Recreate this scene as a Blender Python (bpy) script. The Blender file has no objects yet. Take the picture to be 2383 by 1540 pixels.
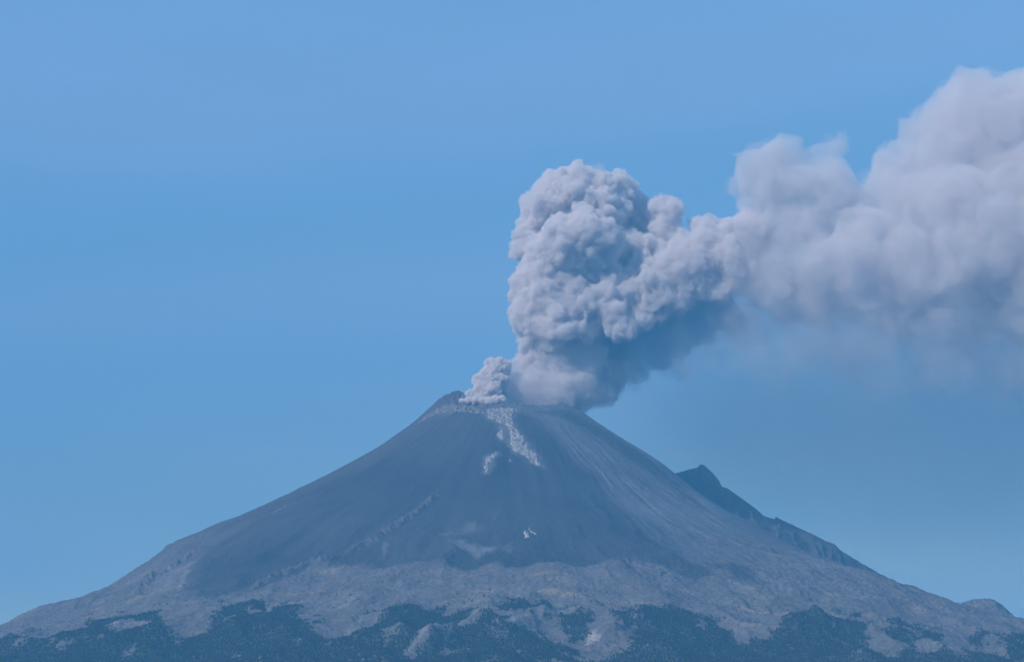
import bpy, math
import numpy as np
from mathutils import Vector

scene = bpy.context.scene
R = math.radians

# ------------------------------------------------------------------ camera
CAM_Y, CAM_Z = -20000.0, 2.0
cam_data = bpy.data.cameras.new('camera')
cam = bpy.data.objects.new('camera', cam_data)
scene.collection.objects.link(cam)
scene.camera = cam
cam.location = (0.0, CAM_Y, CAM_Z)
cam.rotation_euler = (R(90 + 9.95), 0, 0)
cam_data.sensor_width = 36.0
cam_data.lens = 36.0 * 8108.0 / 3000.0
cam_data.clip_start = 1.0
cam_data.clip_end = 200000.0

# ------------------------------------------------------------------ light
SUN_DIR = Vector((-0.61, -0.50, 0.61)).normalized()        # towards the sun
sun_el = math.asin(SUN_DIR.z)
sun_az = math.atan2(SUN_DIR.x, SUN_DIR.y)                   # clockwise from +Y
sd = bpy.data.lights.new('sun', 'SUN')
sd.energy = 5.0
sd.angle = R(0.53)
sd.color = (1.0, 0.92, 0.83)
sun = bpy.data.objects.new('sun', sd)
scene.collection.objects.link(sun)
sun.rotation_euler = SUN_DIR.to_track_quat('Z', 'Y').to_euler()
sun.location = (-4000, -3000, 9000)

world = bpy.data.worlds.new('World')
scene.world = world
world.use_nodes = True
wn, wl = world.node_tree.nodes, world.node_tree.links
wn.clear()
wo = wn.new('ShaderNodeOutputWorld')
bg = wn.new('ShaderNodeBackground')
bg.inputs['Strength'].default_value = 0.10
sky = wn.new('ShaderNodeTexSky')
sky.sky_type = 'NISHITA'
sky.sun_disc = False
sky.sun_elevation = sun_el
sky.sun_rotation = sun_az
sky.altitude = 2500
sky.air_density = 1.0
sky.dust_density = 0.2
sky.ozone_density = 3.0
wl.new(bg.outputs[0], wo.inputs['Surface'])
# thin, barely visible high cloud bands in the sky
tc = wn.new('ShaderNodeTexCoord')
mp = wn.new('ShaderNodeMapping')
mp.inputs['Scale'].default_value = (3.0, 3.0, 16.0)
mp.inputs['Location'].default_value = (0.3, 0.0, 0.62)
nz = wn.new('ShaderNodeTexNoise')
nz.inputs['Scale'].default_value = 1.35
nz.inputs['Detail'].default_value = 3.0
nz.inputs['Roughness'].default_value = 0.45
cr = wn.new('ShaderNodeValToRGB')
cr.color_ramp.elements[0].position = 0.35
cr.color_ramp.elements[0].color = (0.0, 0.0, 0.0, 1)
cr.color_ramp.elements[1].position = 0.70
cr.color_ramp.elements[1].color = (1, 1, 1, 1)
wl.new(tc.outputs['Generated'], mp.inputs['Vector'])
wl.new(mp.outputs[0], nz.inputs['Vector'])
wl.new(nz.outputs['Fac'], cr.inputs['Fac'])
tint = wn.new('ShaderNodeMix'); tint.data_type = 'RGBA'; tint.blend_type = 'MULTIPLY'
tint.inputs[0].default_value = 1.0
sep = wn.new('ShaderNodeSeparateXYZ')
wl.new(tc.outputs['Generated'], sep.inputs[0])
el = wn.new('ShaderNodeMapRange')
el.inputs['From Min'].default_value = 0.12; el.inputs['From Max'].default_value = 0.29
wl.new(sep.outputs['Z'], el.inputs['Value'])
lowhigh = wn.new('ShaderNodeMix'); lowhigh.data_type = 'RGBA'
lowhigh.inputs[6].default_value = (1.66, 1.38, 0.99, 1)
lowhigh.inputs[7].default_value = (1.84, 1.90, 1.66, 1)
wl.new(el.outputs[0], lowhigh.inputs[0])
wl.new(lowhigh.outputs[2], tint.inputs[7])
wl.new(sky.outputs[0], tint.inputs[6])
veil = wn.new('ShaderNodeMix'); veil.data_type = 'RGBA'; veil.blend_type = 'MIX'
veil.inputs[7].default_value = (2.9, 5.0, 8.4, 1)
vm = wn.new('ShaderNodeMath'); vm.operation = 'MULTIPLY'; vm.inputs[1].default_value = 0.55
wl.new(cr.outputs[0], vm.inputs[0])
wl.new(vm.outputs[0], veil.inputs[0])
wl.new(tint.outputs[2], veil.inputs[6])
# long faint bands of thin haze high in the sky
mp2 = wn.new('ShaderNodeMapping'); mp2.inputs['Scale'].default_value = (2.2, 2.2, 7.0)
wl.new(tc.outputs['Generated'], mp2.inputs['Vector'])
nz2 = wn.new('ShaderNodeTexNoise'); nz2.inputs['Scale'].default_value = 1.6; nz2.inputs['Detail'].default_value = 2.0
wl.new(mp2.outputs[0], nz2.inputs['Vector'])
wob = wn.new('ShaderNodeMath'); wob.operation = 'MULTIPLY_ADD'; wob.inputs[1].default_value = 0.11
wl.new(nz2.outputs['Fac'], wob.inputs[0]); wl.new(sep.outputs['Z'], wob.inputs[2])
off = wn.new('ShaderNodeMath'); off.operation = 'ADD'; off.inputs[1].default_value = -0.055
wl.new(wob.outputs[0], off.inputs[0])
bnd = wn.new('ShaderNodeValToRGB'); bnd.color_ramp.interpolation = 'EASE'
els = bnd.color_ramp.elements
els[0].position = 0.085; els[0].color = (0.98, 0.99, 0.98, 1)
els[1].position = 0.31; els[1].color = (1.06, 1.03, 1.03, 1)
for p_, c_ in ((0.115, (0.90, 0.96, 0.94)), (0.15, (1.0, 1.0, 0.99)), (0.185, (1.10, 1.04, 1.03)), (0.222, (0.90, 0.955, 0.975)), (0.262, (1.14, 1.05, 1.04))):
    e_ = els.new(p_); e_.color = (*c_, 1)
wl.new(off.outputs[0], bnd.inputs['Fac'])
fin = wn.new('ShaderNodeMix'); fin.data_type = 'RGBA'; fin.blend_type = 'MULTIPLY'; fin.inputs[0].default_value = 1.0
wl.new(veil.outputs[2], fin.inputs[6]); wl.new(bnd.outputs['Color'], fin.inputs[7])
wl.new(fin.outputs[2], bg.inputs['Color'])

scene.view_settings.view_transform = 'Standard'
scene.view_settings.look = 'None'
scene.view_settings.exposure = 0.12
scene.view_settings.gamma = 1.0
cy = scene.cycles
cy.volume_bounces = 12
cy.max_bounces = 14
cy.diffuse_bounces = 2
cy.transparent_max_bounces = 64
cy.volume_max_steps = 256
cy.use_denoising = True
cy.sample_clamp_indirect = 4.0

# ------------------------------------------------------------------ helpers
def tag(o, label=None, cat=None, group=None, kind=None):
    if label: o['label'] = label
    if cat: o['category'] = cat
    if group: o['group'] = group
    if kind: o['kind'] = kind
    return o

def make_mesh(name, co, quads, mat, smooth=True):
    me = bpy.data.meshes.new(name)
    me.vertices.add(len(co)); me.vertices.foreach_set('co', co.astype(np.float32).ravel())
    n = quads.shape[1]
    me.loops.add(quads.size); me.loops.foreach_set('vertex_index', quads.astype(np.int32).ravel())
    me.polygons.add(len(quads))
    me.polygons.foreach_set('loop_start', np.arange(0, quads.size, n, dtype=np.int32))
    me.polygons.foreach_set('loop_total', np.full(len(quads), n, dtype=np.int32))
    me.polygons.foreach_set('use_smooth', np.full(len(quads), smooth))
    me.update()
    me.validate()
    if mat: me.materials.append(mat)
    return me

def link(name, me, parent=None):
    o = bpy.data.objects.new(name, me)
    scene.collection.objects.link(o)
    if parent: o.parent = parent
    return o

# BEGIN TERRAIN MATH
def _hash(ix, iy, seed):
    h = (ix.astype(np.uint32) * np.uint32(374761393) + iy.astype(np.uint32) * np.uint32(668265263) + np.uint32(seed * 2246822519 & 0xffffffff))
    h = (h ^ (h >> np.uint32(13))) * np.uint32(1274126177)
    h = h ^ (h >> np.uint32(16))
    return h

def gnoise(x, y, seed=0):
    ix = np.floor(x).astype(np.int64); iy = np.floor(y).astype(np.int64)
    fx = x - ix; fy = y - iy
    u = fx * fx * fx * (fx * (fx * 6 - 15) + 10); v = fy * fy * fy * (fy * (fy * 6 - 15) + 10)
    def g(dx, dy):
        a = _hash(ix + dx, iy + dy, seed).astype(np.float64) * (2 * np.pi / 4294967296.0)
        return np.cos(a) * (fx - dx) + np.sin(a) * (fy - dy)
    n = (g(0, 0) * (1 - u) + g(1, 0) * u) * (1 - v) + (g(0, 1) * (1 - u) + g(1, 1) * u) * v
    return n * 1.42

def fbm(x, y, scale, octs=4, seed=0, gain=0.5):
    s = 0; a = 1; f = 1.0 / scale; t = 0
    for i in range(octs):
        s = s + a * gnoise(x * f + 17.3 * i, y * f - 9.1 * i, seed + i * 7); t += a
        a *= gain; f *= 2.03
    return s / t

def ridged(x, y, scale, octs=4, seed=0, gain=0.5):
    s = 0; a = 1; f = 1.0 / scale; t = 0; w = 1.0
    for i in range(octs):
        n = 1 - np.abs(gnoise(x * f + 3.3 * i, y * f - 5.1 * i, seed + i * 11)) * 1.6
        n = n * n
        s = s + a * n * w; t += a
        w = np.clip(n * 1.3, 0, 1)
        a *= gain; f *= 2.1
    return s / t

def sstep(a, b, x):
    t = np.clip((x - a) / (b - a), 0, 1)
    return t * t * (3 - 2 * t)

# radial profiles of the cone in metres (radius, height), left and right flank
PL = [(0, 3090), (300, 3060), (461, 3020), (526, 2992), (571, 2954), (623, 2906), (695, 2842), (747, 2788), (819, 2750), (1007, 2610), (1224, 2486), (1390, 2394), (1535, 2323), (1742, 2211), (1948, 2115), (2155, 2032), (2307, 1949), (2390, 1920), (2483, 1864), (2534, 1840), (2585, 1791), (2665, 1727), (2767, 1669), (2870, 1611), (2972, 1544), (3106, 1496), (3238, 1445), (3340, 1422), (3474, 1353), (3554, 1309), (3688, 1257), (4400, 1030), (5200, 810), (6500, 560), (8500, 300), (11000, 120), (14000, 20)]
PR = [(0, 3020), (300, 3000), (426, 2972), (498, 2918), (588, 2849), (675, 2788), (764, 2727), (853, 2668), (942, 2617), (1029, 2567), (1117, 2504), (1196, 2431), (1376, 2275), (1631, 2110), (1860, 1997), (2002, 1903), (2271, 1778), (2580, 1673), (2783, 1600), (2988, 1510), (3164, 1460), (3274, 1417), (3446, 1382), (3689, 1307), (4400, 1030), (5200, 810), (6500, 560), (8500, 300), (11000, 120), (14000, 20)]
# crest of the rocky shoulder peak behind the right flank (x, height), running at y = RIDGE_Y
RIDGE_Y = 900.0
RIDGE = [(1000, 2500), (1140, 2535), (1250, 2576), (1297, 2587), (1351, 2605), (1411, 2616), (1427, 2642), (1461, 2636), (1514, 2587), (1568, 2527), (1593, 2472), (1632, 2462), (1730, 2391), (1837, 2313), (1911, 2248), (1988, 2222), (1999, 2243), (2073, 2204), (2161, 2163), (2268, 2114), (2376, 2059), (2440, 2036), (2483, 1989), (2590, 1922), (2697, 1858), (2801, 1798), (2908, 1752), (3087, 1603)]
# outlines traced in image pixels, projected to plan view (metres): the ground's cover, painted shadows and rock lines
POLY = {
    'dark': [(-595, -507), (-776, -504), (-957, -735), (-1317, -1038), (-1541, -1146), (-1815, -1656), (-2045, -1607), (-2066, -1679), (-2068, -2051), (-2127, -2386), (-1985, -2891), (-1809, -3127), (-1652, -2967), (-1432, -2964), (-1186, -2706), (-1065, -2746), (-893, -2775), (-785, -2976), (-610, -2957), (-300, -3013), (-116, -2964), (-35, -3141), (226, -3046), (492, -2955), (611, -2857), (809, -2746), (1095, -2609), (1145, -2184), (1034, -1832), (790, -1764), (675, -1235), (470, -1080), (333, -902), (192, -709), (72, -652), (-144, -699), (-388, -539)],
    'band': [(145, -606), (420, -291), (609, -427), (966, -563), (1196, -706), (1357, -1104), (1158, -941), (858, -811), (578, -650), (363, -573)],
    'swath': [(84, -648), (242, -595), (433, -681), (661, -983), (882, -1281), (1118, -1910), (1184, -2554), (1028, -2646), (885, -2109), (643, -1483), (423, -1107), (239, -813)],
    'rim': [(-695, -402), (-441, -335), (-242, -577), (-145, -630), (-241, -658), (-413, -517), (-561, -431)],
    'blob': [(-181, -601), (-104, -584), (-17, -580), (34, -607), (17, -740), (-33, -832), (-86, -832), (-163, -754)],
    'tongue': [(-62, -779), (0, -764), (26, -895), (69, -1007), (127, -1151), (175, -1237), (208, -1347), (141, -1330), (91, -1243), (26, -1208), (-16, -1114), (-17, -976)],
    'small': [(-81, -873), (-54, -963), (-64, -1058), (-102, -1012)],
    'lowleft': [(-174, -1286), (-100, -1214), (-96, -1247), (-139, -1318), (-161, -1515), (-188, -1488)],
    'dot': [(-28, -1294), (-7, -1293), (-2, -1344), (-28, -1333)],
    'out1': [(76, -2452), (102, -2447), (104, -2534), (78, -2536)],
    'out2': [(94, -2369), (113, -2382), (156, -2454), (143, -2476)],
    'knoll': [(867, -2942), (901, -2809), (956, -2774), (978, -2847), (942, -3027), (888, -3049)],
    'patch1': [(-443, -2508), (-348, -2432), (-262, -2355), (-163, -2449), (-260, -2462), (-389, -2515)],
    'patch2': [(-386, -2631), (-279, -2621), (-214, -2699), (-128, -2702), (-117, -2787), (-212, -2860), (-340, -2772)],
    'patch3': [(-64, -2736), (-11, -2682), (-17, -2734), (-53, -2770)],
    'shadow1': [(831, -2738), (992, -2541), (1199, -2643), (1267, -2872), (1115, -2942), (975, -2819)],
    'shadow2': [(1207, -2541), (1360, -2503), (1520, -2519), (1511, -2833), (1417, -2848), (1283, -2672)],
    'shadow3': [(613, -2867), (669, -2797), (760, -3256), (719, -3324), (624, -3143)],
    'F1': [(-3320, -2668), (-3145, -2928), (-2836, -3195), (-2585, -3148), (-2606, -2959), (-2400, -2876), (-2127, -3146), (-2117, -3350), (-2373, -3243), (-2436, -3401), (-2158, -3557), (-1915, -3816), (-1764, -3908), (-1780, -3535), (-1621, -3265), (-1511, -3233), (-1450, -3520), (-1360, -3392), (-1256, -3624), (-1188, -3855), (-1207, -4141), (-1073, -4399), (-951, -4510), (-579, -5009), (-697, -5771), (-2921, -4715)],
    'F2': [(-975, -4586), (-778, -4297), (-773, -4083), (-688, -3792), (-599, -3739), (-410, -3821), (-357, -3982), (-199, -3971), (-278, -4166), (-399, -4244), (-411, -4425), (-510, -4787), (-580, -4992), (-602, -5217)],
    'F3': [(-549, -5038), (-235, -4348), (-140, -4176), (-50, -4268), (-10, -4414), (167, -4379), (245, -4559), (353, -4700), (348, -5814), (-610, -5785)],
    'F4': [(-166, -4147), (-75, -3950), (-10, -3710), (58, -3712), (111, -3855), (193, -3682), (240, -3858), (196, -4040), (89, -3940), (-33, -4071)],
    'F5': [(253, -4066), (405, -3935), (459, -4045), (443, -4329), (341, -4586), (301, -4204)],
    'F6': [(568, -4030), (669, -3950), (712, -4084), (654, -4297), (575, -4251)],
    'F7': [(700, -4341), (713, -4078), (904, -3748), (998, -3784), (1142, -3855), (1229, -4032), (1309, -4238), (1424, -4227), (1570, -3913), (1624, -3699), (1848, -3665), (1896, -3535), (2111, -3585), (2029, -4064), (1900, -4564), (1830, -5426), (348, -5814), (478, -5006), (615, -4814)],
    'F8': [(2223, -3253), (2352, -3064), (2511, -3163), (2640, -3217), (2496, -3535), (2266, -3661)],
    'F9': [(2741, -3190), (2957, -2836), (3340, -2566), (2967, -4674), (2470, -5064), (2606, -3891)],
    'F10': [(1954, -4639), (2226, -4358), (2408, -4101), (2607, -4127), (2574, -4992), (1745, -5463)],
    'F11': [(2138, -3869), (2281, -3712), (2406, -3846), (2274, -4030)],
    'F12': [(-886, -3826), (-828, -3790), (-783, -3896), (-849, -3952)],
    'F13': [(2031, -3296), (2089, -3190), (2115, -3311), (2041, -3408)],
    'scar1': [(2423, -4001), (2497, -3860), (2627, -3918), (2600, -4011), (2488, -4039)],
    'scar2': [(1952, -4477), (2020, -4467), (2060, -4521), (1968, -4574)],
    'scar3': [(417, -4425), (460, -4391), (483, -4569), (418, -4668)],
    'tan1': [(1258, -3471), (1422, -3500), (1669, -3554), (1650, -3602), (1374, -3581)],
    'tan2': [(1885, -2621), (2017, -2587), (2195, -2697), (2162, -2792), (1921, -2682)],
    'tan3': [(122, -3523), (244, -3494), (404, -3598), (382, -3654), (202, -3590)],
    'tan4': [(347, -3420), (490, -3428), (489, -3460), (367, -3452)],
}
LINE = {
    'rockA': [(-2420, -2299), (-2351, -1837), (-2233, -1716), (-2137, -1590), (-1998, -1602)],
    'rockB': [(-1623, -2986), (-1484, -2804), (-1280, -2712), (-1070, -2666)],
    'rockC': [(-1073, -2614), (-902, -2461), (-745, -2284), (-631, -2112), (-554, -1964), (-475, -1767)],
    'rockD': [(-2472, -563), (-2187, -1177), (-1986, -1327)],
    'rockE': [(-1604, -1490), (-1538, -1322), (-1460, -1294)],
    'rockF': [(-800, -2723), (-796, -2592), (-793, -2481)],
    'gullyA': [(955, -776), (1134, -941), (1285, -1126), (1431, -1342)],
    'gullyB': [(656, -1114), (812, -1289), (979, -1616), (1142, -1886)],
    'gullyC': [(1274, -1602), (1498, -1633), (1712, -1758), (1876, -1692)],
    'gullyD': [(486, -488), (720, -701), (950, -868)],
    'palea': [(-1004, -3692), (-893, -3416)],
    'paleb': [(-966, -4277), (-828, -3979)],
    'palec': [(-574, -4958), (-453, -4646), (-332, -4367), (-142, -3974)],
    'paled': [(-10, -4414), (117, -4180), (230, -4005)],
    'palee': [(254, -4003), (422, -3906)],
    'palef': [(-2124, -2410), (-2106, -2027), (-2068, -1813)],
    'paleg': [(-1461, -3399), (-1422, -3722)],
    'paleh': [(-2445, -3340), (-2277, -3316), (-2121, -3416)],
    'spur': [(611, -2867), (685, -3160), (757, -3389), (795, -3460), (888, -3617), (998, -3784)],
    'ridgeL': [(-550, -4996), (-415, -4623), (-236, -4273), (-118, -4005)],
    'ridgeM': [(-38, -4423), (117, -4112), (277, -3897)],
}
PUFF = [(-161, -180, 3236, 42), (-94, -180, 3251, 37), (-45, -160, 3230, 42), (-64, -170, 3190, 49), (-124, -190, 3187, 54), (-185, -200, 3153, 54), (-237, -190, 3112, 49), (-148, -210, 3116, 63), (-84, -200, 3110, 54), (-210, -200, 3053, 64), (-133, -220, 3040, 68), (-64, -190, 3049, 44), (-296, -200, 2998, 44), (-346, -200, 2973, 32), (-234, -210, 2984, 49), (-148, -210, 2976, 54), (-363, -340, 2942, 22), (-313, -360, 2944, 29), (-264, -380, 2941, 31), (-215, -390, 2935, 29), (-166, -400, 2928, 31), (-117, -390, 2939, 34), (-68, -380, 2951, 29)]
COLUMN = [(485, 230, 4574, 200), (358, 240, 4616, 155), (511, 230, 4679, 120), (639, 220, 4611, 150), (713, 190, 4474, 154), (255, 220, 4481, 165), (166, 220, 4337, 120), (127, 160, 4182, 114), (190, 150, 4102, 99), (586, 180, 4446, 174), (821, 300, 4629, 113), (902, 430, 4540, 121), (845, 250, 4670, 75), (942, 470, 4417, 157), (811, 420, 4354, 126), (1183, 110, 4443, 84), (1106, 150, 4491, 75), (1156, 150, 4322, 94), (1067, 400, 4310, 101), (1055, 400, 4441, 91), (377, -50, 4100, 209), (502, -90, 4207, 177), (639, -110, 4177, 142), (741, -50, 4138, 84), (376, -100, 4204, 128), (251, -80, 4106, 135), (276, -30, 3963, 185), (590, -60, 4098, 152), (692, -20, 4183, 74), (754, -20, 4119, 79), (615, -30, 3988, 111), (872, 60, 4199, 84), (961, 90, 4154, 89), (1065, 140, 4139, 99), (874, 430, 4119, 156), (731, 400, 4100, 126), (163, -10, 3813, 168), (250, -50, 3806, 185), (402, 20, 3819, 198), (502, -10, 3903, 148), (579, 60, 3827, 186), (729, 10, 3855, 143), (906, 40, 3900, 124), (1010, 100, 3963, 124), (163, -30, 3606, 153), (325, -80, 3622, 172), (274, -90, 3493, 172), (501, -40, 3680, 172), (500, -40, 3528, 153), (677, -20, 3684, 173), (854, 20, 3768, 148), (1005, 20, 3793, 148), (928, 0, 3637, 123), (775, -100, 3517, 103), (711, -90, 3595, 111), (849, -70, 3548, 86), (150, -30, 3428, 108), (88, -30, 3517, 79), (300, -50, 3399, 111), (475, -30, 3466, 99), (112, -30, 3301, 64), (187, -40, 3338, 84)]
COLBASE = [(-5, -20, 3189, 49), (-30, -20, 3139, 49), (12, -20, 3252, 44), (-20, -40, 3103, 49), (-55, -60, 3019, 39), (-87, -80, 2996, 29), (0, -60, 3007, 54), (-37, -70, 3043, 39), (729, 140, 3227, 112), (600, 40, 3034, 87), (200, 0, 3256, 148), (350, 20, 3259, 185), (501, 60, 3291, 198), (634, 300, 3330, 180), (672, 320, 3205, 160), (737, 300, 3459, 150), (174, -40, 3098, 160), (348, -60, 3069, 172), (475, 20, 3107, 173), (75, -60, 3069, 123), (0, -80, 3041, 79), (0, -80, 3142, 54), (249, -40, 2997, 123), (449, 20, 3031, 123), (676, 60, 3063, 87), (149, -60, 2994, 98)]
ARM = [(1081, 20, 3845, 185), (1208, 30, 3949, 185), (1310, 20, 4050, 173), (1054, 10, 3689, 123), (1204, 0, 3739, 118), (1356, 0, 3841, 111), (1463, 40, 4131, 178), (1432, 0, 3917, 123), (1566, 60, 4187, 148), (1611, 20, 4024, 185), (1419, 100, 4298, 87), (1346, 140, 4359, 45), (1745, 80, 4242, 161), (1507, 0, 3815, 89), (1259, 60, 3852, 148)]
DRIFT = [(1835, 150, 4752, 154), (1732, 160, 4598, 112), (1966, 170, 4835, 137), (2095, 180, 4838, 149), (2063, 160, 4598, 236), (1856, 140, 4515, 174), (2301, 200, 4816, 125), (2385, 200, 4921, 80), (2407, 200, 5021, 45), (2346, 180, 4628, 199), (2236, 150, 4387, 224), (2501, 220, 4481, 175), (2387, 160, 4233, 199), (1818, 60, 4161, 210), (1763, 40, 3951, 198), (1989, 20, 3998, 259), (2023, 80, 4217, 223), (2238, 0, 3969, 271), (2510, -40, 4012, 271), (2670, 0, 4200, 234), (2705, 200, 4607, 137), (2836, 200, 4764, 150), (2902, 160, 4545, 224), (3063, 180, 4759, 224), (3076, 220, 5005, 162), (3224, 240, 5168, 155), (3359, 260, 5306, 130), (3517, 260, 5407, 112), (3465, 220, 5190, 299), (3751, 220, 5309, 187), (3889, 240, 5473, 100), (3710, 180, 5021, 348), (4001, 200, 5211, 374), (3322, 180, 4890, 274), (2984, 60, 4316, 297), (3280, 0, 4406, 321), (3599, 60, 4575, 346), (3928, 60, 4575, 421), (2883, -60, 3957, 320), (3207, -80, 4029, 344), (3560, -80, 4106, 369), (3940, -60, 4085, 467), (4272, 100, 4740, 496), (4273, 0, 3943, 493), (2262, 20, 3793, 222), (2560, 0, 3764, 234), (2885, 0, 3713, 222), (3165, 20, 3742, 247), (3467, 20, 3768, 272), (3844, 20, 3768, 321), (4151, 60, 3699, 371), (1987, 40, 3797, 173)]
SHADE = [(834, 200, 3416, 174), (1012, 200, 3519, 174), (1164, 200, 3621, 187), (1342, 200, 3699, 187), (1495, 200, 3724, 162), (907, 180, 3234, 112), (1086, 200, 3365, 125), (1239, 200, 3467, 125), (1620, 200, 3647, 137), (1416, 200, 3544, 112)]
VEIL = [(2757, 0, 3611, 271), (3204, -20, 3557, 296), (3628, -20, 3531, 320), (2384, 20, 3640, 235), (1764, 100, 3706, 223), (2011, 60, 3622, 223), (2310, 40, 3593, 247), (2636, 40, 3567, 272), (3009, 20, 3538, 272), (3385, 20, 3538, 296), (3759, 20, 3487, 321), (3256, 40, 3287, 297), (3631, 40, 3262, 321), (2758, 60, 3291, 272), (1639, 120, 3658, 223), (1413, 140, 3636, 174), (1211, 150, 3561, 174), (1009, 160, 3435, 149), (831, 150, 3305, 124), (1865, 120, 3556, 248), (2139, 100, 3501, 273), (2463, 80, 3472, 297), (2811, 60, 3443, 322), (3163, 60, 3443, 346), (3514, 60, 3443, 371), (3915, 60, 3418, 396), (1561, 140, 3355, 174), (1259, 150, 3305, 149), (1887, 140, 3253, 199)]
FALL = [(2031, 400, 2858, 830), (2790, 400, 2730, 1007), (3555, 400, 2858, 1057), (4321, 400, 2986, 1057), (1399, 400, 3114, 503)]
# END TERRAIN MATH

def _table(T, r, step=20.0, smooth=True):
    T = np.array(T, float)
    g = np.arange(0, 15000, step)
    z = np.interp(g, T[:, 0], T[:, 1])
    k = np.exp(-0.5 * (np.arange(-8, 9) * step / 70.0) ** 2); k /= k.sum()
    zs = np.convolve(np.pad(z, 8, mode='edge'), k, 'valid')
    if smooth:
        k2 = np.exp(-0.5 * (np.arange(-20, 21) * step / 200.0) ** 2); k2 /= k2.sum()
        z2 = np.convolve(np.pad(z, 20, mode='edge'), k2, 'valid')
    else:
        z2 = zs
    return np.interp(r, g, zs), np.interp(r, g, z2)

def line_dist(x, y, pts):
    """distance to a polyline and the position along it (0..1)"""
    best = np.full(x.shape, 1e9); along = np.zeros(x.shape)
    P = np.array(pts, float); seg = np.hypot(*(P[1:] - P[:-1]).T); tot = seg.sum(); acc = 0
    for i in range(len(P) - 1):
        a, b = P[i], P[i + 1]; d = b - a
        t = np.clip(((x - a[0]) * d[0] + (y - a[1]) * d[1]) / max(d @ d, 1e-6), 0, 1)
        dd = np.hypot(x - a[0] - t * d[0], y - a[1] - t * d[1])
        m = dd < best
        best = np.where(m, dd, best); along = np.where(m, (acc + t * seg[i]) / tot, along)
        acc += seg[i]
    return best, along

def poly_sd(x, y, pts, margin=300.0):
    """signed distance, positive inside, to a plan polygon; -margin far away"""
    P = np.array(pts, float)
    out = np.full(x.shape, -margin)
    m = (x > P[:, 0].min() - margin) & (x < P[:, 0].max() + margin) & (y > P[:, 1].min() - margin) & (y < P[:, 1].max() + margin)
    if not m.any(): return out
    xs, ys = x[m], y[m]
    d = np.full(xs.shape, 1e9); ins = np.zeros(xs.shape, bool)
    n = len(P)
    for i in range(n):
        a, b = P[i], P[(i + 1) % n]; e = b - a
        t = np.clip(((xs - a[0]) * e[0] + (ys - a[1]) * e[1]) / max(e @ e, 1e-6), 0, 1)
        d = np.minimum(d, np.hypot(xs - a[0] - t * e[0], ys - a[1] - t * e[1]))
        c = (a[1] > ys) != (b[1] > ys)
        with np.errstate(divide='ignore', invalid='ignore'):
            xi = a[0] + (ys - a[1]) * e[0] / (e[1] if e[1] != 0 else 1e-9)
        ins ^= c & (xs < xi)
    out[m] = np.where(ins, d, -np.minimum(d, margin))
    return out

def warp(x, y, amp=40.0, scale=180.0, seed=90):
    return x + amp * fbm(x, y, scale, 4, seed), y + amp * 1.5 * fbm(x, y, scale, 4, seed + 5)

def rim_z(th):
    # unevenness of the crater rim: high at the back left, sagging towards the front
    return (28 * np.exp(-((np.abs(np.angle(np.exp(1j * (th - R(172))))) / R(24)) ** 2))
            - 55 * np.exp(-((np.abs(np.angle(np.exp(1j * (th - R(-90))))) / R(50)) ** 2))
            - 25 * np.exp(-((np.abs(np.angle(np.exp(1j * (th - R(-120))))) / R(25)) ** 2)))

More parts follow.
